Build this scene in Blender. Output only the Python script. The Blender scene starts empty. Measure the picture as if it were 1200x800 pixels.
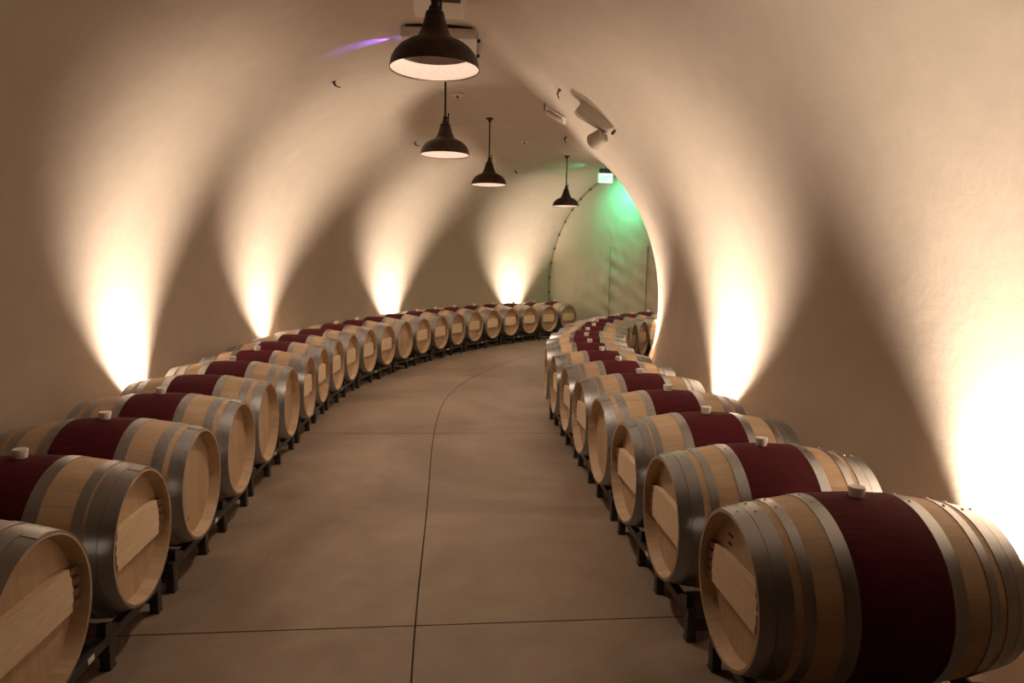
import bpy, bmesh, math, random
from mathutils import Vector, Matrix, noise
random.seed(11)
sc = bpy.context.scene
C = sc.collection
PI = math.pi

# ------------------------------------------------------------------ tunnel path
HEAD = [0.135, 0.085, 0.101, 0.038, -0.200, -0.350, -0.562, -0.803, -1.043, -1.284]   # heading every 2 m of arc
DS = 0.02
def heading(s):
    if s <= 0: return HEAD[0]
    k = min(s/2, 8.999); i = int(k)
    return HEAD[i] + (HEAD[i+1]-HEAD[i])*(k-i)
FW = [(-0.253, 1.55)]
for i in range(1, 1001):
    h = heading(i*DS); x, y = FW[-1]; FW.append((x-math.sin(h)*DS, y+math.cos(h)*DS))
def cen(s):
    if s < 0:
        return -0.253 - s*math.sin(HEAD[0])*1.0, 1.55 + s*math.cos(HEAD[0])
    k = min(s/DS, 999.0); i = int(k); f = k-i
    return FW[i][0]*(1-f)+FW[i+1][0]*f, FW[i][1]*(1-f)+FW[i+1][1]*f
def at(s, o, z=0.0):
    """point at arc length s along the tunnel, o to the right of its centre line"""
    x, y = cen(s); h = heading(s)
    return Vector((x+o*math.cos(h), y+o*math.sin(h), z))
def tang(s):
    h = heading(s); return Vector((-math.sin(h), math.cos(h), 0))
def right(s):
    h = heading(s); return Vector((math.cos(h), math.sin(h), 0))
TA, TZ, TB = 2.60, 1.15, 2.61          # tunnel cross-section: half width, height of the widest point, upper radius
def tube(s, a):
    """a = angle from the right-hand horizontal, counter-clockwise"""
    return at(s, TA*math.cos(a), TZ+TB*math.sin(a))
def tube_in(s, a):
    """inward normal"""
    n = right(s)*(-math.cos(a)/TA) + Vector((0, 0, -math.sin(a)/TB))
    return n.normalized()
A0 = -math.asin(TZ/TB)

# ------------------------------------------------------------------ materials
def new_mat(name):
    m = bpy.data.materials.new(name); m.use_nodes = True
    nt = m.node_tree; b = nt.nodes['Principled BSDF']
    return m, nt, b
def N(nt, t, **kw):
    n = nt.nodes.new(t)
    for k, v in kw.items(): setattr(n, k, v)
    return n
def ramp(nt, stops):
    r = N(nt, 'ShaderNodeValToRGB'); e = r.color_ramp.elements
    while len(e) < len(stops): e.new(0.5)
    for i, (p, c) in enumerate(stops):
        e[i].position = p; e[i].color = (*c, 1)
    return r
def coords(nt, scale=(1, 1, 1), kind='Object', rnd=False):
    tc = N(nt, 'ShaderNodeTexCoord'); mp = N(nt, 'ShaderNodeMapping')
    mp.inputs['Scale'].default_value = scale
    nt.links.new(tc.outputs[kind], mp.inputs['Vector'])
    if rnd:
        oi = N(nt, 'ShaderNodeObjectInfo'); mu = N(nt, 'ShaderNodeMath', operation='MULTIPLY'); mu.inputs[1].default_value = 37.0
        nt.links.new(oi.outputs['Random'], mu.inputs[0])
        cb = N(nt, 'ShaderNodeCombineXYZ')
        for k in 'XYZ': nt.links.new(mu.outputs[0], cb.inputs[k])
        nt.links.new(cb.outputs[0], mp.inputs['Location'])
    return mp
def noise_tex(nt, mp, scale, detail=4, rough=.55, dist=0.0):
    n = N(nt, 'ShaderNodeTexNoise')
    n.inputs['Scale'].default_value = scale; n.inputs['Detail'].default_value = detail
    n.inputs['Roughness'].default_value = rough; n.inputs['Distortion'].default_value = dist
    nt.links.new(mp.outputs[0], n.inputs['Vector']); return n
def bump(nt, b, h, strength, dist=0.01):
    bp = N(nt, 'ShaderNodeBump'); bp.inputs['Strength'].default_value = strength; bp.inputs['Distance'].default_value = dist
    nt.links.new(h, bp.inputs['Height']); nt.links.new(bp.outputs[0], b.inputs['Normal'])
def mixc(nt, fac, a, b_, mode='MIX'):
    m = N(nt, 'ShaderNodeMix', data_type='RGBA', blend_type=mode)
    if isinstance(fac, float): m.inputs[0].default_value = fac
    else: nt.links.new(fac, m.inputs[0])
    for s, v in ((6, a), (7, b_)):
        if isinstance(v, tuple): m.inputs[s].default_value = (*v, 1)
        else: nt.links.new(v, m.inputs[s])
    return m.outputs[2]

def m_plain(name, col, rough=.5, metal=0.0, var=.08, scale=40):
    m, nt, b = new_mat(name)
    mp = coords(nt); n = noise_tex(nt, mp, scale)
    lo = tuple(max(0, c*(1-var)) for c in col); hi = tuple(min(1, c*(1+var)) for c in col)
    r = ramp(nt, [(.3, lo), (.7, hi)]); nt.links.new(n.outputs['Fac'], r.inputs[0])
    nt.links.new(r.outputs[0], b.inputs['Base Color'])
    b.inputs['Roughness'].default_value = rough; b.inputs['Metallic'].default_value = metal
    return m

def m_plaster():
    m, nt, b = new_mat('plaster')
    mp = coords(nt)
    n1 = noise_tex(nt, mp, .7, 5, .6, .6); n2 = noise_tex(nt, mp, 5.5, 6, .65)
    c1 = ramp(nt, [(.3, (.475, .405, .335)), (.7, (.535, .46, .385))]); nt.links.new(n1.outputs['Fac'], c1.inputs[0])
    c2 = ramp(nt, [(.3, (.93, .93, .93)), (.7, (1.0, 1.0, 1.0))]); nt.links.new(n2.outputs['Fac'], c2.inputs[0])
    nt.links.new(mixc(nt, 1.0, c1.outputs[0], c2.outputs[0], 'MULTIPLY'), b.inputs['Base Color'])
    b.inputs['Roughness'].default_value = .9
    n3 = noise_tex(nt, mp, 3.0, 6, .6)
    bump(nt, b, n3.outputs['Fac'], .25, .03)
    return m

def m_concrete():
    m, nt, b = new_mat('polished_concrete')
    mp = coords(nt)
    n1 = noise_tex(nt, mp, .55, 6, .62, 1.2); n2 = noise_tex(nt, mp, 3.1, 6, .65, .5); n3 = noise_tex(nt, mp, 60, 3)
    c1 = ramp(nt, [(.36, (.225, .164, .120)), (.5, (.295, .222, .166)), (.64, (.355, .275, .21))]); nt.links.new(n1.outputs['Fac'], c1.inputs[0])
    c2 = ramp(nt, [(.34, (.80, .78, .76)), (.6, (1, 1, 1))]); nt.links.new(n2.outputs['Fac'], c2.inputs[0])
    nt.links.new(mixc(nt, 1.0, c1.outputs[0], c2.outputs[0], 'MULTIPLY'), b.inputs['Base Color'])
    r = ramp(nt, [(.3, (.42, .42, .42)), (.7, (.6, .6, .6))]); nt.links.new(n2.outputs['Fac'], r.inputs[0])
    nt.links.new(r.outputs[0], b.inputs['Roughness'])
    bump(nt, b, n3.outputs['Fac'], .06, .004)
    return m

def stave_factor(nt, count):
    """random value per stave and a seam mask, from the angle round the barrel axis (object X, centre at z = 0.345)"""
    tc = N(nt, 'ShaderNodeTexCoord'); sp = N(nt, 'ShaderNodeSeparateXYZ'); nt.links.new(tc.outputs['Object'], sp.inputs[0])
    sub = N(nt, 'ShaderNodeMath', operation='SUBTRACT'); nt.links.new(sp.outputs['Z'], sub.inputs[0]); sub.inputs[1].default_value = .345
    an = N(nt, 'ShaderNodeMath', operation='ARCTAN2'); nt.links.new(sp.outputs['Y'], an.inputs[0]); nt.links.new(sub.outputs[0], an.inputs[1])
    mu = N(nt, 'ShaderNodeMath', operation='MULTIPLY'); nt.links.new(an.outputs[0], mu.inputs[0]); mu.inputs[1].default_value = count/(2*PI)
    fl = N(nt, 'ShaderNodeMath', operation='FLOOR'); nt.links.new(mu.outputs[0], fl.inputs[0])
    fr = N(nt, 'ShaderNodeMath', operation='FRACT'); nt.links.new(mu.outputs[0], fr.inputs[0])
    oi = N(nt, 'ShaderNodeObjectInfo'); cb = N(nt, 'ShaderNodeCombineXYZ')
    nt.links.new(fl.outputs[0], cb.inputs['X']); nt.links.new(oi.outputs['Random'], cb.inputs['Y'])
    wn = N(nt, 'ShaderNodeTexWhiteNoise', noise_dimensions='2D'); nt.links.new(cb.outputs[0], wn.inputs['Vector'])
    pp = N(nt, 'ShaderNodeMath', operation='PINGPONG'); nt.links.new(fr.outputs[0], pp.inputs[0]); pp.inputs[1].default_value = .5
    sm = N(nt, 'ShaderNodeMath', operation='LESS_THAN'); nt.links.new(pp.outputs[0], sm.inputs[0]); sm.inputs[1].default_value = .016
    return wn.outputs['Value'], sm.outputs[0]

def m_oak_staves():
    m, nt, b = new_mat('oak_staves')
    v, seam = stave_factor(nt, 30)
    mp = coords(nt, (1.2, 14, 14), rnd=True); n = noise_tex(nt, mp, 3.0, 6, .65, .4)
    c1 = ramp(nt, [(0, (.55, .39, .25)), (.5, (.605, .44, .285)), (1, (.66, .49, .325))]); nt.links.new(v, c1.inputs[0])
    c2 = ramp(nt, [(.3, (.84, .82, .79)), (.65, (1, 1, 1))]); nt.links.new(n.outputs['Fac'], c2.inputs[0])
    c = mixc(nt, 1.0, c1.outputs[0], c2.outputs[0], 'MULTIPLY')
    c = mixc(nt, seam, c, (.46, .325, .195))
    nt.links.new(c, b.inputs['Base Color']); b.inputs['Roughness'].default_value = .62
    bump(nt, b, n.outputs['Fac'], .12, .003)
    return m

def m_oak_head():
    m, nt, b = new_mat('oak_head_boards')
    tc = N(nt, 'ShaderNodeTexCoord'); sp = N(nt, 'ShaderNodeSeparateXYZ'); nt.links.new(tc.outputs['Object'], sp.inputs[0])
    mu = N(nt, 'ShaderNodeMath', operation='MULTIPLY'); nt.links.new(sp.outputs['Y'], mu.inputs[0]); mu.inputs[1].default_value = 11.0
    fl = N(nt, 'ShaderNodeMath', operation='FLOOR'); nt.links.new(mu.outputs[0], fl.inputs[0])
    fr = N(nt, 'ShaderNodeMath', operation='FRACT'); nt.links.new(mu.outputs[0], fr.inputs[0])
    oi = N(nt, 'ShaderNodeObjectInfo'); cb = N(nt, 'ShaderNodeCombineXYZ')
    nt.links.new(fl.outputs[0], cb.inputs['X']); nt.links.new(oi.outputs['Random'], cb.inputs['Y'])
    wn = N(nt, 'ShaderNodeTexWhiteNoise', noise_dimensions='2D'); nt.links.new(cb.outputs[0], wn.inputs['Vector'])
    sm = N(nt, 'ShaderNodeMath', operation='LESS_THAN'); nt.links.new(fr.outputs[0], sm.inputs[0]); sm.inputs[1].default_value = .035
    mp = coords(nt, (8, 18, 1.6), rnd=True); n = noise_tex(nt, mp, 2.2, 6, .65, .6)
    c1 = ramp(nt, [(0, (.47, .325, .20)), (1, (.55, .395, .25))]); nt.links.new(wn.outputs['Value'], c1.inputs[0])
    c2 = ramp(nt, [(.3, (.82, .80, .76)), (.65, (1, 1, 1))]); nt.links.new(n.outputs['Fac'], c2.inputs[0])
    c = mixc(nt, 1.0, c1.outputs[0], c2.outputs[0], 'MULTIPLY')
    c = mixc(nt, sm.outputs[0], c, (.46, .32, .185))
    nt.links.new(c, b.inputs['Base Color']); b.inputs['Roughness'].default_value = .6
    bump(nt, b, n.outputs['Fac'], .1, .003)
    return m

def m_brace():
    m, nt, b = new_mat('pale_oak_brace')
    mp = coords(nt, (6, .9, 9), rnd=True); n = noise_tex(nt, mp, 2.0, 3, .5, 1.2)
    w = N(nt, 'ShaderNodeMath', operation='MULTIPLY'); nt.links.new(n.outputs['Fac'], w.inputs[0]); w.inputs[1].default_value = 9.0
    f = N(nt, 'ShaderNodeMath', operation='PINGPONG'); nt.links.new(w.outputs[0], f.inputs[0]); f.inputs[1].default_value = .5
    c = ramp(nt, [(0, (.70, .53, .35)), (.5, (.78, .62, .435))]); nt.links.new(f.outputs[0], c.inputs[0])
    nt.links.new(c.outputs[0], b.inputs['Base Color']); b.inputs['Roughness'].default_value = .6
    return m

def m_hoop(name, lo, hi, r0, r1, scale):
    m, nt, b = new_mat(name)
    mp = coords(nt, rnd=True); n = noise_tex(nt, mp, scale, 5, .7); n2 = noise_tex(nt, mp, 9, 3)
    c = ramp(nt, [(.3, lo), (.7, hi)]); nt.links.new(n.outputs['Fac'], c.inputs[0])
    nt.links.new(c.outputs[0], b.inputs['Base Color'])
    r = ramp(nt, [(.3, (r0,)*3), (.7, (r1,)*3)]); nt.links.new(n2.outputs['Fac'], r.inputs[0])
    nt.links.new(r.outputs[0], b.inputs['Roughness'])
    b.inputs['Metallic'].default_value = .95
    return m

def m_band():
    m, nt, b = new_mat('wine_red_stain')
    mp = coords(nt, (3, 16, 16), rnd=True); n = noise_tex(nt, mp, 4, 5, .6)
    c = ramp(nt, [(.3, (.074, .0065, .013)), (.7, (.112, .011, .020))]); nt.links.new(n.outputs['Fac'], c.inputs[0])
    nt.links.new(c.outputs[0], b.inputs['Base Color']); b.inputs['Roughness'].default_value = .8; b.inputs['Specular IOR Level'].default_value = .22
    return m

def m_emit(name, col, strength):
    m, nt, b = new_mat(name)
    mp = coords(nt); n = noise_tex(nt, mp, 20)
    r = ramp(nt, [(.2, tuple(c*.95 for c in col)), (.8, col)]); nt.links.new(n.outputs['Fac'], r.inputs[0])
    nt.links.new(r.outputs[0], b.inputs['Emission Color']); b.inputs['Emission Strength'].default_value = strength
    b.inputs['Base Color'].default_value = (*[min(c, .8) for c in col], 1)
    return m

def m_tarp():
    m, nt, b = new_mat('beige_tarpaulin')
    mp = coords(nt, (1, 1, .35)); n = noise_tex(nt, mp, 6, 5, .6, .8); n2 = noise_tex(nt, mp, 1.2, 4)
    c = ramp(nt, [(.3, (.49, .455, .36)), (.7, (.57, .53, .425))]); nt.links.new(n2.outputs['Fac'], c.inputs[0])
    nt.links.new(c.outputs[0], b.inputs['Base Color']); b.inputs['Roughness'].default_value = .7
    bump(nt, b, n.outputs['Fac'], .35, .03)
    return m

M = dict(
    plaster=m_plaster(), floor=m_concrete(), stave=m_oak_staves(), head=m_oak_head(), brace=m_brace(), hoop=m_hoop('brushed_steel', (.38, .385, .395), (.44, .445, .455), .32, .38, 5), hoopgal=m_hoop('galvanised_steel', (.36, .365, .37), (.52, .525, .53), .40, .50, 46), band=m_band(), tarp=m_tarp(),
    bung=m_plain('white_silicone', (.88, .85, .82), .5, 0, .04),
    peg=m_plain('oak_peg', (.62, .44, .27), .6), pegdark=m_plain('dark_oak_peg', (.17, .075, .045), .7),
    rack=m_plain('dark_painted_steel', (.055, .05, .046), .45, .3, .2), tag=m_plain('white_paper_tag', (.75, .72, .66), .6),
    rivet=m_plain('bright_rivet', (.6, .59, .58), .3, .9),
    ink=m_plain('burnt_brand', (.10, .055, .03), .8), stain=m_plain('resin_stain', (.42, .24, .10), .7),
    bronze=m_plain('oiled_bronze', (.055, .034, .024), .42, .55, .25, 12), black=m_plain('black_iron', (.018, .015, .013), .5, .4),
    enamel=m_plain('white_enamel', (.72, .66, .62), .3, 0, .03),
    lining=m_plain('dimmed_enamel', (.46, .40, .375), .3, 0, .05),  # enamel darkened in colour to hold down the lamp light inside the shade
    white=m_plain('off_white_housing', (.56, .50, .445), .45, 0, .05), slot=m_plain('dark_opening', (.02, .018, .016), .8),
    beige=m_plain('painted_beige_housing', (.36, .30, .235), .7, 0, .06), grille=m_plain('beige_grille', (.36, .30, .235), .8, 0, .15, 120),
    bulb=m_emit('lit_bulb', (1.0, .80, .62), 22.0), lens=m_emit('lit_uplight_lens', (1.0, .86, .68), 30.0),
    exitface=m_emit('lit_sign_face', (.80, 1.0, .93), .95), exitletter=m_emit('lit_sign_letters', (.14, .72, .46), .75), exitslit=m_emit('lit_sign_edge', (.15, 1.0, .5), 1.5),
    darkgreen=m_plain('dark_green_canopy', (.03, .10, .075), .5), violet=m_emit('violet_light_slit', (.30, .12, 1.0), 6.0),
    fast=m_plain('dark_grommet', (.12, .10, .08), .6), seam=m_plain('tarp_seam', (.33, .31, .23), .8),
    joint=m_plain('joint_filler', (.085, .062, .046), .9),
)

# ------------------------------------------------------------------ object helpers
def link(name, me, parent=None, loc=None, rot=None):
    o = bpy.data.objects.new(name, me); C.objects.link(o)
    if parent: o.parent = parent
    if loc is not None: o.location = loc
    if rot is not None: o.rotation_euler = rot
    return o
def finish(bm, name, mat, parent=None, smooth=True, angle=40):
    me = bpy.data.meshes.new(name)
    bmesh.ops.recalc_face_normals(bm, faces=bm.faces)
    if smooth:
        for f in bm.faces: f.smooth = True
        for e in bm.edges:
            if len(e.link_faces) == 2 and e.calc_face_angle(0) > math.radians(angle): e.smooth = False
    bm.to_mesh(me); bm.free(); me.materials.append(mat)
    return link(name, me, parent)
def thing(name, label, cat, loc=(0, 0, 0), rotz=0.0, group=None):
    o = bpy.data.objects.new(name, None); C.objects.link(o)
    o.empty_display_size = .1
    o.location = loc; o.rotation_euler = (0, 0, rotz)
    o['label'] = label; o['category'] = cat
    if group: o['group'] = group
    return o
def tag(o, label, cat, group=None):
    o['label'] = label; o['category'] = cat
    if group: o['group'] = group
    return o
def structure(o): o['kind'] = 'structure'; return o
def box(bm, x0, x1, y0, y1, z0, z1, bev=0.0, mtx=None):
    r = bmesh.ops.create_cube(bm, size=1)
    vs = r['verts']
    for v in vs:
        v.co = Vector((x0+(v.co.x+.5)*(x1-x0), y0+(v.co.y+.5)*(y1-y0), z0+(v.co.z+.5)*(z1-z0)))
    if bev:
        es = list({e for v in vs for e in v.link_edges})
        q = bmesh.ops.bevel(bm, geom=es, offset=bev, segments=2, affect='EDGES', profile=.6)
        vs = list({v for f in q['faces'] for v in f.verts} | {v for v in vs if v.is_valid})
    if mtx:
        allv = set(vs)
        # bevel keeps the island together: grow to every connected vertex
        st = list(allv)
        while st:
            v = st.pop()
            for e in v.link_edges:
                w = e.other_vert(v)
                if w not in allv: allv.add(w); st.append(w)
        bmesh.ops.transform(bm, matrix=mtx, verts=list(allv))
def lathe(bm, prof, n=48, axis='Z', closed=False, c=(0, 0, 0)):
    """prof = [(along, radius)]"""
    rings = []
    for (h, r) in prof:
        ring = []
        for k in range(n):
            a = 2*PI*k/n
            if axis == 'Z': p = (r*math.cos(a), r*math.sin(a), h)
            elif axis == 'X': p = (h, r*math.sin(a), r*math.cos(a))
            else: p = (r*math.cos(a), h, r*math.sin(a))
            ring.append(bm.verts.new(Vector(p)+Vector(c)))
        rings.append(ring)
    m = len(rings)
    for i in range(m if closed else m-1):
        a, b = rings[i], rings[(i+1) % m]
        for k in range(n): bm.faces.new((a[k], a[(k+1) % n], b[(k+1) % n], b[k]))
    return rings
def cyl(bm, p0, p1, r, n=12, r2=None):
    p0 = Vector(p0); p1 = Vector(p1); d = p1-p0
    q = Vector((0, 0, 1)).rotation_difference(d.normalized()).to_matrix().to_4x4()
    bmesh.ops.create_cone(bm, cap_ends=True, segments=n, radius1=r, radius2=r if r2 is None else r2, depth=d.length, matrix=Matrix.Translation((p0+p1)/2) @ q)
def dup(root, loc, rotz, label):
    r = root.copy(); C.objects.link(r); r.location = loc; r.rotation_euler = (0, 0, rotz); r['label'] = label
    for ch in list(root.children):
        c = ch.copy(); C.objects.link(c); c.parent = r
        for g in ch.children:
            d = g.copy(); C.objects.link(d); d.parent = c
    return r
def drop(root, name):
    """take the part of that kind off one copy"""
    for ch in list(root.children):
        if ch.name.split('.')[0] == name: bpy.data.objects.remove(ch)

# ------------------------------------------------------------------ setting: floor, walls, ceiling, ends
S0, S1 = -6.5, 14.67
def arc_list(a, b, step):
    n = max(1, round((b-a)/step)); return [a+(b-a)*i/n for i in range(n+1)]

def shell(name, a0, a1, na):
    bm = bmesh.new(); ss = arc_list(S0, S1+.6, .2); rows = []; nrm = []
    for s in ss:
        row = []
        for k in range(na+1):
            a = a0+(a1-a0)*k/na
            row.append(bm.verts.new(tube(s, a))); nrm.append(tube_in(s, a))
        rows.append(row)
    for i in range(len(ss)-1):
        for k in range(na): bm.faces.new((rows[i][k], rows[i][k+1], rows[i+1][k+1], rows[i+1][k]))
    me = bpy.data.meshes.new(name); bm.to_mesh(me); bm.free()
    me.materials.append(M['plaster'])
    for p in me.polygons: p.use_smooth = True
    me.normals_split_custom_set_from_vertices(nrm)
    return structure(link(name, me))
shell('wall_right', A0, .80, 40)
shell('ceiling', .80, PI-.80, 40)
shell('wall_left', PI-.80, PI-A0, 40)

def floor():
    g = .004
    joints = [-5.7, -2.15, 1.4, 4.97, 8.5, 11.75]
    ss = set(round(v, 4) for v in arc_list(S0, S1+.6, .25)); low = set()
    for j in joints:
        ss = {v for v in ss if abs(v-j) > .02} | {j-g, j, j+g}; low.add(j)
    ss = sorted(ss)
    ws = [-2.40, -2.0, -1.6, -1.2, -.8, -.4, -.1, -g, 0, g, .1, .4, .8, 1.2, 1.6, 2.0, 2.40]
    bm = bmesh.new(); rows = []
    for s in ss:
        rows.append([bm.verts.new(at(s, w, -.012 if (s in low or w == 0) else 0)) for w in ws])
    for i in range(len(ss)-1):
        for k in range(len(ws)-1):
            f = bm.faces.new((rows[i][k], rows[i][k+1], rows[i+1][k+1], rows[i+1][k]))
            if any(v.co.z < -.005 for v in f.verts): f.material_index = 1
    me = bpy.data.meshes.new('floor'); bm.to_mesh(me); bm.free()
    me.materials.append(M['floor']); me.materials.append(M['joint'])
    return structure(link('floor', me))
floor()

def end_wall(name, s, mat):
    bm = bmesh.new(); vs = [bm.verts.new(tube(s, A0+(PI-2*A0)*k/48)) for k in range(49)]
    bm.faces.new(vs); return structure(finish(bm, name, mat, smooth=False))
end_wall('wall_back', S0+.02, M['plaster'])

# ------------------------------------------------------------------ barrels
LEN, RB, RC = .95, .345, .2825
def rad(x): return RB-(RB-RC)*(abs(x)/(LEN/2))**2
def xs(a, b, n): return [a+(b-a)*i/n for i in range(n+1)]
HZ = RB                                      # axis height above the lowest point of the belly

def body_mesh():
    bm = bmesh.new(); h = LEN/2
    prof = [(x, rad(x)) for x in xs(-h+.004, h-.004, 28)]
    prof = [(-h+.062, RC-.022), (-h+.010, RC-.013), (-h, RC-.010), (-h, RC-.004)] + prof + [(h, RC-.004), (h, RC-.010), (h-.010, RC-.013), (h-.062, RC-.022)]
    lathe(bm, prof, 72, 'X', c=(0, 0, HZ)); return bm
def head_mesh(sg):
    bm = bmesh.new(); x = sg*(LEN/2-.056); r = RC-.0205
    bmesh.ops.create_circle(bm, cap_ends=True, segments=64, radius=r, matrix=Matrix.Translation((x, 0, HZ)) @ Matrix.Rotation(PI/2, 4, 'Y'))
    q = bmesh.ops.extrude_face_region(bm, geom=list(bm.faces))
    bmesh.ops.translate(bm, vec=(-sg*.022, 0, 0), verts=[v for v in q['geom'] if isinstance(v, bmesh.types.BMVert)])
    return bm
def ring_mesh(x0, x1, t, n=64):
    bm = bmesh.new(); k = max(2, int(abs(x1-x0)/.02))
    outer = [(x, rad(x)+t) for x in xs(x0, x1, k)]; inner = [(x, rad(x)-.0015) for x in xs(x1, x0, k)]
    lathe(bm, outer+inner, n, 'X', closed=True, c=(0, 0, HZ)); return bm
def lap_mesh(x0, x1):
    """the overlapping end of a hoop: a short arc one plate thicker"""
    bm = bmesh.new(); rows = []
    for k in range(9):
        a = math.radians(-4+17*k/8); row = []
        for x, t in ((x0, .0028), (x0, .0058), (x1, .0058), (x1, .0028)):
            r = rad(x)+t; row.append(bm.verts.new((x, r*math.sin(a), HZ+r*math.cos(a))))
        rows.append(row)
    for i in range(8):
        for k in range(4): bm.faces.new((rows[i][k], rows[i][(k+1) % 4], rows[i+1][(k+1) % 4], rows[i+1][k]))
    bm.faces.new(rows[0]); bm.faces.new(rows[-1])
    return bm
def brace_mesh(sg):
    bm = bmesh.new(); x = sg*(LEN/2-.055); hh = .080; zc = .012; r = RC-.074
    pts = []
    for k in range(7): z = -hh+2*hh*k/6; pts.append((math.sqrt(r*r-(z+zc)**2), z+zc))
    loop = pts+[(-y, z) for y, z in reversed(pts)]
    vs = [bm.verts.new((x, y, HZ+z)) for y, z in loop]; f = bm.faces.new(vs)
    q = bmesh.ops.extrude_face_region(bm, geom=[f]); nv = [v for v in q['geom'] if isinstance(v, bmesh.types.BMVert)]
    bmesh.ops.translate(bm, vec=(sg*.030, 0, 0), verts=nv)
    return bm
def peg_mesh(sg, side, z):
    bm = bmesh.new(); x = sg*(LEN/2-.038); r = RC-.075
    y = math.sqrt(r*r-z*z)
    box(bm, x-.010, x+.014, side*(y-.003) if side > 0 else -(y+.046), (y+.046) if side > 0 else -(y-.003), HZ+z-.012, HZ+z+.012, .002)
    return bm
def bung_mesh():
    bm = bmesh.new(); z = HZ+RB-.004
    lathe(bm, [(z, .0), (z, .024), (z+.008, .0255), (z+.036, .030), (z+.041, .029), (z+.043, .026), (z+.040, .0)], 24)
    bmesh.ops.remove_doubles(bm, verts=bm.verts, dist=1e-5); return bm

HOOPS = {
    'A': [(.421, .475), (.366, .419), (.300, .336), (.160, .210)],
    'B': [(.421, .475), (.372, .419), (.325, .362), (.155, .205)],
    'C': [(.408, .475), (.325, .378), (.155, .208)],
}
def make_barrel(kind, braced, pegs, rivets, label, group):
    t = thing('wine_barrel', label, 'barrel', group=group)
    finish(body_mesh(), 'stave_body', M['stave'], t)
    bd = finish(ring_mesh(-.158, .158, .0012), 'painted_band', M['band'], t); bd['label'] = 'wine-red stained band round the middle'
    for sg in (1, -1):
        finish(head_mesh(sg), 'barrel_head', M['head'], t)
        for k, (a, b) in enumerate(HOOPS[kind]):
            hp = finish(ring_mesh(sg*a, sg*b, .0032), 'hoop', M['hoopgal' if kind == 'C' else 'hoop'], t)
            if k == 0 and sg == 1 and not rivets: finish(lap_mesh(a+.003, b-.003), 'hoop_lap', M['hoopgal' if kind == 'C' else 'hoop'], hp)
            if rivets:
                mid = (a+b)/2
                for dy in (-.10, .0) if k == 0 else (-.06, .03):
                    bm = bmesh.new(); r = rad(mid)+.002; an = dy/r
                    bmesh.ops.create_uvsphere(bm, u_segments=8, v_segments=6, radius=.0065, matrix=Matrix.Translation((sg*mid, r*math.sin(an), HZ+r*math.cos(an))))
                    finish(bm, 'rivet', M['rivet'], hp)
        if braced:
            br = finish(brace_mesh(sg), 'head_brace', M['brace'], t, smooth=False); br['label'] = 'pale plank braced across the head'
            if pegs:
                for side in (1, -1):
                    for k in range(4):
                        finish(peg_mesh(sg, side, -.050+.041*k), 'peg', M['pegdark'], br, smooth=False)
    if not braced:
        # small burnt emblem near the top and resin spot near the bottom of the plain head
        x = LEN/2-.0555
        bm = bmesh.new()
        for (y0, z0, y1, z1) in ((-.115, .165, -.10, .135), (-.10, .165, -.118, .13), (-.108, .17, -.108, .15)):
            cyl(bm, (x, y0, HZ+z0), (x, y1, HZ+z1), .003, 6)
        finish(bm, 'burnt_emblem', M['ink'], t)
        bm = bmesh.new()
        for (y, z, r) in ((-.075, -.165, .012), (-.058, -.172, .008), (-.066, -.15, .006)):
            bmesh.ops.create_uvsphere(bm, u_segments=10, v_segments=6, radius=r, matrix=Matrix.Translation((x, y, HZ+z)) @ Matrix.Diagonal((.12, 1, 1.2, 1)))
        finish(bm, 'resin_stain', M['stain'], t)
    bg = finish(bung_mesh(), 'bung', M['bung'], t); bg['label'] = 'white silicone bung on top'
    return t

# barrel positions: x, y, heading of the row at that place
RIGHT = [[1.278, 2.438, 0.075], [1.185, 3.153, 0.08], [1.12, 3.854, 0.097], [1.061, 4.567, 0.104], [1.003, 5.29, 0.098], [0.948, 6.007, 0.087], [0.892, 6.72, 0.063], [0.852, 7.434, 0.008], [0.893, 8.148, -0.073], [0.982, 8.856, -0.166], [1.142, 9.552, -0.261], [1.272, 10.255, -0.305], [1.5, 10.93, -0.376], [1.782, 11.588, -0.469], [2.122, 12.215, -0.562], [2.532, 12.8, -0.671]]
LEFT = [[-1.954, 2.035, 0.096], [-2.014, 2.735, 0.108], [-2.087, 3.445, 0.098], [-2.152, 4.137, 0.094], [-2.234, 4.842, 0.094], [-2.295, 5.557, 0.097], [-2.358, 6.274, 0.091], [-2.422, 6.986, 0.064], [-2.446, 7.7, 0.015], [-2.44, 8.413, -0.048], [-2.362, 9.122, -0.118], [-2.24, 9.823, -0.186], [-2.089, 10.514, -0.248], [-1.889, 11.195, -0.301], [-1.66, 11.867, -0.35], [-1.412, 12.53, -0.402], [-1.121, 13.177, -0.461], [-0.779, 13.8, -0.527], [-0.411, 14.407, -0.598], [0.018, 14.976, -0.672], [0.48, 15.517, -0.747], [0.98, 16.023, -0.824]]
RKIND = 'AABCBBBBBBBBBBBB'
LKIND = 'BBCCCCBBBBBBCBBBBBBBBB'
NOBUNG_L = {5, 8, 9, 10, 13, 14}
HC = .467
ORD = ['', 'nearest', 'second', 'third', 'fourth', 'fifth', 'sixth', 'seventh', 'eighth', 'ninth', 'tenth', 'eleventh', 'twelfth', 'thirteenth', 'fourteenth', 'fifteenth',
       'sixteenth', 'seventeenth', 'eighteenth', 'nineteenth', 'twentieth', 'twenty-first', 'twenty-second']
GR = {'R': 'oak barrels in the row on the right', 'L': 'oak barrels in the row on the left'}
protos = {}
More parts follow.
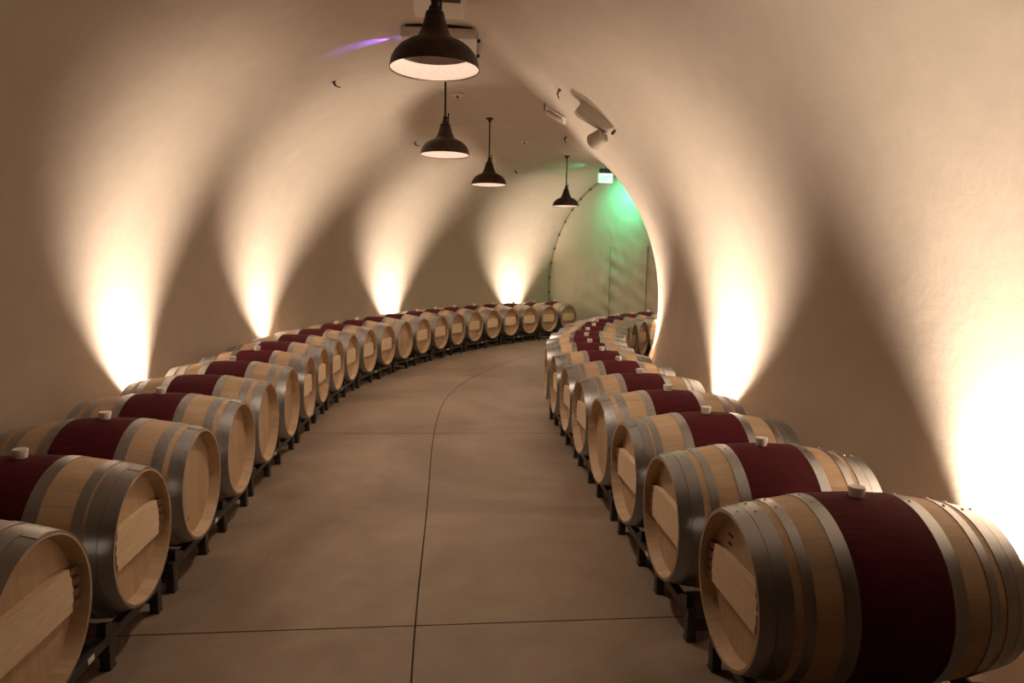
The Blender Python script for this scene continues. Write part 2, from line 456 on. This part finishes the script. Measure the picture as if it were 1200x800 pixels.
def lab(side, i, kind, n):
    row = 'right' if side == 'R' else 'left'
    head = 'plain-headed' if kind == 'C' else 'plank-braced'
    if i == 1: return f'{head} oak barrel with red band, nearest to the camera in the {row} row'
    if i == n: return f'{head} oak barrel with red band, last and farthest in the {row} row'
    return f'{head} oak barrel with red band, {ORD[i]} from the near end of the {row} row'
for side, rows, kinds in (('R', RIGHT, RKIND), ('L', LEFT, LKIND)):
    for i, ((x, y, t), kind) in enumerate(zip(rows, kinds), 1):
        key = kind
        loc = (x, y, HC-HZ); rz = t+PI if side == 'R' else t
        label = lab(side, i, kind, len(rows))
        if key not in protos:
            o = make_barrel(kind, kind != 'C', True, kind == 'A', label, GR[side])
            o.location = loc; o.rotation_euler = (0, 0, rz); protos[key] = o
        else:
            o = dup(protos[key], loc, rz, label); o['group'] = GR[side]
        if side == 'L' and i in NOBUNG_L: drop(o, 'bung')
# the faint stencilled lines on the head of the nearest right-hand barrel
near = [o for o in C.objects if o.get('label', '').endswith('nearest to the camera in the right row')][0]
xk = LEN/2-.0555
for z, y0, n in ((.150, -.135, 4), (.115, -.13, 3)):
    bm = bmesh.new(); pts = []
    for k in range(n):
        pts += [(y0+.013*k, z+.010), (y0+.013*k+.003, z), (y0+.013*k+.009, z+.011)]
    for k in range(len(pts)-1): cyl(bm, (xk, pts[k][0], HZ+pts[k][1]), (xk, pts[k+1][0], HZ+pts[k+1][1]), .0016, 6)
    finish(bm, 'stencilled_mark', M['ink'], near, smooth=False)

# ------------------------------------------------------------------ racks
def make_rack(label):
    t = thing('barrel_rack', label, 'rack', group='steel racks under the barrels')
    Lh = .63
    for sg in (1, -1):
        bm = bmesh.new(); box(bm, sg*.40-.02, sg*.40+.02, -Lh, Lh, .112, .152, .004); finish(bm, 'rail', M['rack'], t)
        for yy in (-Lh+.025, -.16, .16, Lh-.025):
            bm = bmesh.new(); box(bm, sg*.40-.02, sg*.40+.02, yy-.022, yy+.022, .008, .112, .003)
            box(bm, sg*.40-.023, sg*.40+.023, yy-.026, yy+.026, 0, .008, .002); finish(bm, 'leg', M['rack'], t)
        for b in (-.3575, .3575):
            for d in (-1, 1):
                bm = bmesh.new(); y = b+d*.185
                vs = []
                for xx in (sg*.40-.018, sg*.40+.018):
                    vs.append([bm.verts.new((xx, y+d*.055, .150)), bm.verts.new((xx, y-d*.055, .150)), bm.verts.new((xx, y-d*.04, .163)), bm.verts.new((xx, y+d*.02, .196)), bm.verts.new((xx, y+d*.05, .20))])
                bm.faces.new(vs[0]); bm.faces.new(vs[1])
                for k in range(5): bm.faces.new((vs[0][k], vs[0][(k+1) % 5], vs[1][(k+1) % 5], vs[1][k]))
                finish(bm, 'cradle_block', M['rack'], t, smooth=False)
    for yy in (-Lh+.025, -.16, .16, Lh-.025):
        bm = bmesh.new(); box(bm, -.38, .38, yy-.02, yy+.02, .05, .09, .003); finish(bm, 'cross_bar', M['rack'], t)
    bm = bmesh.new(); box(bm, .4195, .4225, -.022, .022, .120, .142, .001)
    k = finish(bm, 'paper_tag', M['tag'], t); k['label'] = 'small white tag on the front rail'
    return t
rack0 = None
def place_rack(p, q, side, label):
    global rack0
    m = ((p[0]+q[0])/2, (p[1]+q[1])/2, 0); h = math.atan2(-(q[0]-p[0]), q[1]-p[1])
    rz = h+PI if side == 'R' else h
    if rack0 is None:
        rack0 = make_rack(label); rack0.location = m; rack0.rotation_euler = (0, 0, rz)
    else: dup(rack0, m, rz, label)
for k in range(0, 22, 2):
    place_rack(LEFT[k], LEFT[k+1], 'L', f'dark steel two-barrel rack under the {ORD[k+1]} and {ORD[k+2]} barrels of the left row')
p = RIGHT[0]; prev = (p[0]+.715*math.sin(p[2])*1.3, p[1]-.715)
place_rack(prev, p, 'R', 'dark steel two-barrel rack reaching out of frame under the nearest right-hand barrel')
for k in range(1, 15, 2):
    place_rack(RIGHT[k], RIGHT[k+1], 'R', f'dark steel two-barrel rack under the {ORD[k+1]} and {ORD[k+2]} barrels of the right row')
place_rack(RIGHT[15], (2.532+.715*math.sin(.75), 12.80+.715*math.cos(.75)), 'R', 'dark steel two-barrel rack under the last barrel of the right row')

# ------------------------------------------------------------------ pendant lamps
def make_pendant(label, zrim, ztop):
    t = thing('pendant_lamp', label, 'lamp', group='pendant lamps along the ceiling')
    R = .26
    outer = [(0, 1.0), (.02, 1.0), (.10, .985), (.22, .955), (.34, .89), (.45, .79), (.54, .66), (.60, .53), (.65, .43), (.70, .375), (.80, .325), (.92, .28), (1.05, .24), (1.14, .215)]
    bm = bmesh.new()
    prof = [(h*R, r*R) for h, r in outer]; inn = [(h*R, (r-.014)*R) for h, r in reversed(outer)]
    lathe(bm, prof+inn, 64, closed=True)
    sh = finish(bm, 'lamp_shade', M['bronze'], t)
    bm = bmesh.new(); lathe(bm, [(h*R+.002, (r-.020)*R) for h, r in outer[1:10]]+[(.71*R, .02)], 64)
    li = finish(bm, 'shade_lining', M['lining'], sh); li['label'] = 'white enamelled inside of the shade'
    bm = bmesh.new(); lathe(bm, [(1.12*R, .0), (1.12*R, .222*R), (1.22*R, .20*R), (1.25*R, .15*R), (1.34*R, .125*R), (1.36*R, .09*R), (1.46*R, .085*R), (1.47*R, .10*R), (1.52*R, .10*R), (1.53*R, .06*R), (1.55*R, .0)], 24)
    finish(bm, 'socket_cap', M['black'], t)
    bm = bmesh.new(); cyl(bm, (.034, 0, 1.22*R), (.034, 0, 1.62*R), .007, 8); cyl(bm, (.0, 0, 1.49*R), (.034, 0, 1.49*R), .007, 8)
    bmesh.ops.create_uvsphere(bm, u_segments=8, v_segments=6, radius=.011, matrix=Matrix.Translation((.034, 0, 1.63*R)))
    finish(bm, 'thumb_screw', M['black'], t)
    top = ztop-zrim
    bm = bmesh.new(); cyl(bm, (0, 0, 1.53*R), (0, 0, top-.02), .0105, 12); finish(bm, 'rod', M['black'], t)
    bm = bmesh.new(); lathe(bm, [(top-.055, .0), (top-.055, .018), (top-.03, .024), (top-.012, .055), (top+.012, .062), (top+.012, .0)], 24); finish(bm, 'ceiling_canopy', M['black'], t)
    bm = bmesh.new(); lathe(bm, [(.39*R, .0), (.40*R, .03), (.45*R, .045), (.53*R, .045), (.62*R, .03), (.71*R, .022), (.71*R, 0)], 20)
    finish(bm, 'bulb', M['bulb'], t)
    return t
ZC = TZ+TB
def add_light(name, kind, parent, loc, energy, col, **kw):
    l = bpy.data.lights.new(name, kind); l.energy = energy; l.color = col
    for k, v in kw.items(): setattr(l, k, v)
    o = bpy.data.objects.new(name, l); C.objects.link(o)
    if parent: o.parent = parent
    o.location = loc; return o
P_LAMP = 68.0
for (x, y, z, lb) in ((-.476, 4.10, 2.751, 'large bronze dome pendant lamp hanging nearest, in front of the square ceiling unit'),
                      (-.745, 7.40, 2.780, 'bronze dome pendant lamp just below and behind the nearest lamp'),
                      (-.382, 10.25, 2.803, 'third bronze dome pendant lamp, its long rod starting at the mid ceiling'),
                      (1.002, 13.55, 2.797, 'small farthest bronze dome pendant lamp in front of the tarpaulin wall')):
    t = make_pendant(lb, z, ZC-.0); t.location = (x, y, z)
    add_light('bulb_light', 'SPOT', t, (0, 0, .070), P_LAMP, (1.0, .77, .58), spot_size=math.radians(116), spot_blend=.8, shadow_soft_size=.028)
    add_light('bulb_glow', 'POINT', t, (0, 0, .085), 3.2, (1.0, .77, .60), shadow_soft_size=.02)

# ------------------------------------------------------------------ wall uplights behind the barrels
def uplight(s, side, label, tilt, power, half, blend=1.0, off=2.25, hz=.17):
    p = at(s, side*off, 0); h = heading(s)
    t = thing('wall_uplight', label, 'uplight', p, h, 'uplights behind the barrels')
    bm = bmesh.new(); lathe(bm, [(0, 0), (0, .055), (.012, .055), (.014, .02), (hz-.12, .018), (hz-.12, 0)], 20); finish(bm, 'base', M['black'], t)
    bm = bmesh.new(); lathe(bm, [(hz-.12, .0), (hz-.12, .042), (hz-.11, .046), (hz, .046), (hz+.002, .040), (hz-.02, .040), (hz-.02, .0)], 24); finish(bm, 'housing', M['black'], t)
    bm = bmesh.new(); lathe(bm, [(hz-.018, .0), (hz-.018, .038), (hz-.012, .036), (hz-.010, 0)], 20); finish(bm, 'lens', M['lens'], t)
    l = add_light('uplight_beam', 'SPOT', t, (0, 0, hz+.015), power, (1.0, .805, .63), spot_size=math.radians(2*half+4), spot_blend=blend, shadow_soft_size=.025)
    # points up; tilt leans the beam towards the wall
    l.rotation_euler = (PI, side*math.radians(tilt), 0) if False else Vector((side*math.sin(math.radians(tilt)), 0, math.cos(math.radians(tilt)))).to_track_quat('-Z', 'Y').to_euler()
    return t
UP = 500.0
for s, side, tl, pw, hf, lb in (
        (4.45, -1, 17, 1, 42, 'uplight behind the left row, brightening the nearest patch of left wall'),
        (7.20, -1, -4, 1, 44, 'uplight behind the left row, at the second bright patch of left wall'),
        (10.4, -1, 9, 1, 42, 'uplight behind the left row, at the third bright patch of left wall'),
        (13.68, -1, 8, 1, 42, 'uplight behind the left row, at the farthest bright patch near the tarpaulin'),
        (1.03, 1, 14, .85, 46, 'uplight behind the nearest right-hand barrel, at the picture edge'),
        (4.08, 1, 18, 1, 46, 'uplight behind the right row, at the bright patch in mid wall'),
        (7.45, 1, -6, 1, 45, 'uplight behind the right row where the wall bends out of view'),
        (12.2, 1, 6, 1, 42, 'uplight on the right wall beyond the bend')):
    uplight(s, side, lb, tl, UP*pw, hf, off=2.30, hz=.28)

# ------------------------------------------------------------------ ceiling fittings
def frame_at(s, a, lift=0.0):
    """matrix at the tunnel surface: X to the right (down the vault), Y towards the near end, Z = inward normal"""
    n = tube_in(s, a); y = -tang(s); x = y.cross(n).normalized()
    m = Matrix((x, y, n)).transposed().to_4x4(); m.translation = tube(s, a)+n*lift; return m
def ang(o): return math.acos(max(-1, min(1, o/TA)))
def thing_m(name, label, cat, mtx, group=None):
    o = thing(name, label, cat, group=group); o.matrix_world = mtx; return o
# hanging frame (Z up) for the two boxes at the crown
def crown(name, label, cat, s, o, zt):
    return thing(name, label, cat, at(s, o, zt), heading(s))
t = crown('ceiling_unit', 'wide flat white box on the ceiling behind the nearest pendant lamp', 'ceiling unit', 5.17, .03, ZC)
bm = bmesh.new(); box(bm, -.34, .34, -.36, .36, -.125, -.035, .012); finish(bm, 'housing', M['white'], t)
bm = bmesh.new(); box(bm, -.30, .30, -.34, .34, -.035, .0, .004); finish(bm, 'shadow_gap_plate', M['slot'], t)  # near-black plate: the shadow between box and ceiling put into its colour
bm = bmesh.new(); box(bm, .332, .346, -.30, .30, -.11, -.05, .003); finish(bm, 'side_vent', M['slot'], t)
for y in (-.2, .25):
    bm = bmesh.new(); cyl(bm, (.335, y, -.09), (.372, y, -.09), .016, 12); finish(bm, 'latch_knob', M['black'], t)
bm = bmesh.new(); box(bm, -.325, -.20, .02, .24, -.165, -.122, .008); finish(bm, 'sensor_box', M['enamel'], t)
bm = bmesh.new(); box(bm, -.352, -.336, -.05, .05, -.085, -.06, .003); v = finish(bm, 'violet_light', M['violet'], t); v['label'] = 'violet light slit in the side'
l = add_light('violet_beam', 'SPOT', t, (-.372, 0, -.075), 22.0, (.22, .08, 1.0), spot_size=math.radians(32), spot_blend=.6, shadow_soft_size=.01)
l.rotation_euler = Vector((-1, 0, .02)).to_track_quat('-Z', 'Y').to_euler()

t = crown('ceiling_projector', 'white box with dark opening on the ceiling at the top edge of the picture', 'ceiling unit', 3.93, .05, ZC)
bm = bmesh.new(); box(bm, -.20, .20, -.34, .34, -.15, -.02, .02); finish(bm, 'housing', M['white'], t)
bm = bmesh.new(); box(bm, -.17, .17, -.30, .30, -.02, .0, .003); finish(bm, 'shadow_gap_plate', M['slot'], t)  # same near-black plate, darkening the gap above this box
bm = bmesh.new(); box(bm, -.02, .16, -.24, -.04, -.156, -.148, .003); finish(bm, 'dark_opening', M['slot'], t)

# speaker on the right shoulder of the vault: angled bracket box and round horn
t = thing_m('wall_speaker', 'beige speaker with angled box and round body, high on the right of the vault', 'speaker', frame_at(5.62, ang(1.66)))
bm = bmesh.new()
vs = []
for y in (-.075, .075):
    vs.append([bm.verts.new((-.25, y, .0)), bm.verts.new((-.25, y, .13)), bm.verts.new((-.20, y, .15)), bm.verts.new((.12, y, .075)), bm.verts.new((.16, y, .0))])
bm.faces.new(vs[0]); bm.faces.new(vs[1])
for k in range(5): bm.faces.new((vs[0][k], vs[0][(k+1) % 5], vs[1][(k+1) % 5], vs[1][k]))
bmesh.ops.bevel(bm, geom=list(bm.edges), offset=.006, segments=2, affect='EDGES')
finish(bm, 'bracket_box', M['beige'], t)
d = Vector((-.25, -.55, .75)).normalized(); c0 = Vector((.12, -.03, .15))
q = Vector((0, 0, 1)).rotation_difference(d).to_matrix().to_4x4(); q.translation = c0
bm = bmesh.new(); lathe(bm, [(-.05, .0), (-.05, .07), (-.042, .078), (.085, .086), (.105, .082), (.125, .06), (.13, 0)], 32); bmesh.ops.transform(bm, matrix=q, verts=bm.verts); finish(bm, 'speaker_body', M['beige'], t)
bm = bmesh.new(); lathe(bm, [(-.051, .0), (-.056, .04), (-.0525, .066), (-.049, .069)], 32); bmesh.ops.transform(bm, matrix=q, verts=bm.verts); finish(bm, 'grille', M['grille'], t)
bm = bmesh.new(); cyl(bm, (.13, .0, .03), (.12, -.02, .14), .02, 10); finish(bm, 'swivel_arm', M['beige'], t)
bm = bmesh.new(); cyl(bm, (.19, .02, .0), (.19, .02, .04), .014, 10); bmesh.ops.create_uvsphere(bm, u_segments=8, v_segments=6, radius=.018, matrix=Matrix.Translation((.19, .02, .045))); finish(bm, 'bolt', M['black'], t)

# small louvred vent beside it
t = thing_m('ceiling_vent', 'small white louvred vent on the vault, left of the beige speaker', 'vent', frame_at(6.98, ang(1.26)))
bm = bmesh.new(); box(bm, -.13, .13, -.20, .20, -.02, .022, .005); finish(bm, 'vent_frame', M['enamel'], t)
for k in range(3):
    bm = bmesh.new(); box(bm, -.11, .11, -.03, .03, -.004, .004, .001, Matrix.Translation((0, .0+.07*k, .045)) @ Matrix.Rotation(math.radians(35), 4, 'X')); finish(bm, 'louvre', M['enamel'], t)
bm = bmesh.new(); box(bm, -.10, .10, -.16, -.08, .018, .026, .002); finish(bm, 'dark_slot', M['slot'], t)
bm = bmesh.new(); cyl(bm, (-.15, .28, .0), (-.13, .16, .05), .007, 8); finish(bm, 'lever', M['black'], t)

# small black anchor hooks left in the vault
def hook(s, o, label):
    t = thing_m('ceiling_hook', label, 'hook', frame_at(s, ang(o)), 'anchor hooks in the vault')
    bm = bmesh.new(); lathe(bm, [(-.01, 0), (-.01, .022), (.006, .022), (.010, .012), (.012, 0)], 14); finish(bm, 'plate', M['black'], t)
    bm = bmesh.new(); cyl(bm, (0, 0, .008), (.0, .0, .055), .008, 8); cyl(bm, (0, 0, .05), (.035, -.02, .075), .006, 8); cyl(bm, (0, 0, .05), (-.01, .03, .03), .006, 8)
    finish(bm, 'hook_arm', M['black'], t)
hook(5.90, -1.118, 'tiny black hook on the vault left of the nearest pendant lamp')
hook(5.72, 1.233, 'tiny black hook on the vault above the white louvred vent')
hook(8.94, -1.171, 'tiny black hook on the vault left of the second pendant lamp')
hook(8.70, 1.226, 'tiny black hook on the vault below the white louvred vent')
hook(12.22, -1.084, 'tiny black hook on the far vault between the third and farthest lamps')
def detector(s, label):
    t = thing('smoke_detector', label, 'smoke detector', at(s, 0, ZC), 0, 'discs on the crown')
    bm = bmesh.new(); lathe(bm, [(.01, 0), (.01, .085), (-.012, .085), (-.022, .07), (-.024, 0)], 32); finish(bm, 'disc', M['white'], t)
    bm = bmesh.new(); lathe(bm, [(-.022, 0), (-.022, .012), (-.05, .010), (-.052, 0)], 12); finish(bm, 'stub', M['bronze'], t)
detector(7.34, 'pale round ceiling disc seen just below the nearest pendant lamp')
detector(10.64, 'pale round ceiling disc between the third and farthest pendant lamps')

# ------------------------------------------------------------------ exit sign
es = 13.80
t = thing('exit_sign', 'lit green EXIT sign hanging from the vault before the tarpaulin wall', 'sign', at(es, -.01, 3.50), 0.15)
bm = bmesh.new(); box(bm, -.155, .155, -.022, .022, -.125, .095, .006); finish(bm, 'sign_box', M['enamel'], t)
bm = bmesh.new(); box(bm, -.145, .145, -.025, -.0215, -.115, .085, .001); f = finish(bm, 'sign_face', M['exitface'], t); f['label'] = 'glowing white face'
cu = bpy.data.curves.new('exit_text', 'FONT'); cu.body = 'EXIT'; cu.size = .135; cu.align_x = 'CENTER'; cu.align_y = 'CENTER'; cu.extrude = .0015; cu.offset = .002
to = bpy.data.objects.new('exit_text_source', cu); C.objects.link(to); bpy.context.view_layer.update()
me = bpy.data.meshes.new_from_object(to.evaluated_get(bpy.context.evaluated_depsgraph_get())); bpy.data.objects.remove(to)
me.materials.clear(); me.materials.append(M['exitletter'])
lo = link('exit_letters', me, t, (0, -.0262, -.015), (PI/2, 0, 0)); lo.scale = (.78, 1, 1)
bm = bmesh.new(); box(bm, -.135, .135, -.06, .06, .095, .185, .03); finish(bm, 'canopy', M['darkgreen'], t)
bm = bmesh.new(); cyl(bm, (0, 0, .17), (0, 0, ZC-3.50), .012, 10); finish(bm, 'stem', M['darkgreen'], t)
for sg in (1, -1):
    bm = bmesh.new(); box(bm, sg*.157-.003, sg*.157+.003, -.012, .018, -.11, .08, .001); k = finish(bm, 'edge_light', M['exitslit'], t); k['label'] = 'green lit edge'
EX = add_light('green_beam', 'SPOT', t, (.20, .02, -.03), 105.0, (.12, 1.0, .50), spot_size=math.radians(110), spot_blend=1.0, shadow_soft_size=.03)
EX.rotation_euler = Vector((.45, .72, -.62)).to_track_quat('-Z', 'Y').to_euler()
EX2 = add_light('green_beam', 'SPOT', t, (-.18, 0, .05), 9.0, (.08, 1.0, .48), spot_size=math.radians(60), spot_blend=.7, shadow_soft_size=.02)
EX2.rotation_euler = Vector((-1, .0, .20)).to_track_quat('-Z', 'Y').to_euler()

# ------------------------------------------------------------------ tarpaulin closing the tunnel
def tarp():
    s = S1; t = thing('tarpaulin_wall', 'beige tarpaulin stretched across the far end of the tunnel', 'tarpaulin', at(s, 0, 0), heading(s))
    bm = bmesh.new(); nr, na = 46, 120; rings = []
    seam_o = (-.527, .541)
    def disp(o, z, r):
        d = .035*noise.noise(Vector((o*2.1, 3.1, z*.8)))+.020*noise.noise(Vector((o*6+z*2.5, 1.7, z*3-o)))
        for so in seam_o:
            if z < 2.15: d += .022*math.exp(-abs(o-so)/.05)*1+.018*math.exp(-abs(o-so)/.28)*math.sin(z*17+o*9)*min(1, (2.2-z)*2)
        return -d*min(1, (1-r)*8+.05)
    for i in range(nr+1):
        r = i/nr; ring = []
        for k in range(na):
            u = k/na
            # closed boundary: vault then floor line
            if u < .75:
                a = A0+(PI-2*A0)*u/.75; o, z = TA*math.cos(a)*.995, TZ+TB*math.sin(a)*.998
            else:
                w = (u-.75)/.25; o = (TA*math.cos(PI-A0)*(1-w)+TA*math.cos(A0)*w)*.995; z = .004
            oo, zz = o*r, 1.3+(z-1.3)*r
            ring.append(bm.verts.new((oo, disp(oo, zz, r), zz)))
        rings.append(ring)
    for i in range(nr):
        for k in range(na):
            try: bm.faces.new((rings[i][k], rings[i][(k+1) % na], rings[i+1][(k+1) % na], rings[i+1][k]))
            except ValueError: pass
    bmesh.ops.remove_doubles(bm, verts=bm.verts, dist=1e-4)
    finish(bm, 'sheet', M['tarp'], t, angle=80)
    for so in seam_o:
        bm = bmesh.new(); box(bm, so-.010, so+.010, -.040, -.022, .03, 2.10, .004); finish(bm, 'zip_seam', M['seam'], t)
    # edge strip and grommets
    bm = bmesh.new(); strip = []
    for k in range(81):
        a = A0+.12+(PI-2*A0-.24)*k/80
        strip.append([bm.verts.new((TA*math.cos(a)*f, y, TZ+TB*math.sin(a)*f)) for f, y in ((.996, -.012), (.996, -.02), (.984, -.02), (.984, -.012))])
    for i in range(80):
        for k in range(4): bm.faces.new((strip[i][k], strip[i][(k+1) % 4], strip[i+1][(k+1) % 4], strip[i+1][k]))
    finish(bm, 'edge_strip', M['seam'], t)
    for k in range(26):
        a = A0+.25+(PI-2*A0-.5)*k/25
        bm = bmesh.new(); cyl(bm, (TA*math.cos(a)*.985, -.01, TZ+TB*math.sin(a)*.985), (TA*math.cos(a)*.985, -.05, TZ+TB*math.sin(a)*.985), .020, 10); finish(bm, 'fastener', M['fast'], t)
tarp()

# ------------------------------------------------------------------ world, camera, view
w = bpy.data.worlds.new('dark_cave'); sc.world = w; w.use_nodes = True
bg = w.node_tree.nodes['Background']; bg.inputs[0].default_value = (.02, .015, .01, 1); bg.inputs[1].default_value = .3

cam = bpy.data.cameras.new('camera'); co = bpy.data.objects.new('camera', cam); C.objects.link(co)
cam.sensor_width = 36; cam.lens = 24; cam.clip_start = .02; cam.clip_end = 100
pitch, roll = .111, -.018
fwd = Vector((0, math.cos(pitch), -math.sin(pitch))); r0 = Vector((1, 0, 0)); u0 = r0.cross(fwd)
cr, sr = math.cos(roll), math.sin(roll)
rv = r0*cr-u0*sr; uv = r0*sr+u0*cr
m = Matrix((rv, uv, -fwd)).transposed().to_4x4(); m.translation = (0, 0, 1.635)
co.matrix_world = m; sc.camera = co

vs = sc.view_settings
vs.view_transform = 'Standard'; vs.look = 'None'; vs.exposure = 0.24; vs.gamma = 1.0; vs.use_curve_mapping = False
cy = sc.cycles
cy.use_denoising = True; cy.max_bounces = 10; cy.diffuse_bounces = 7; cy.glossy_bounces = 4
cy.sample_clamp_indirect = 8.0
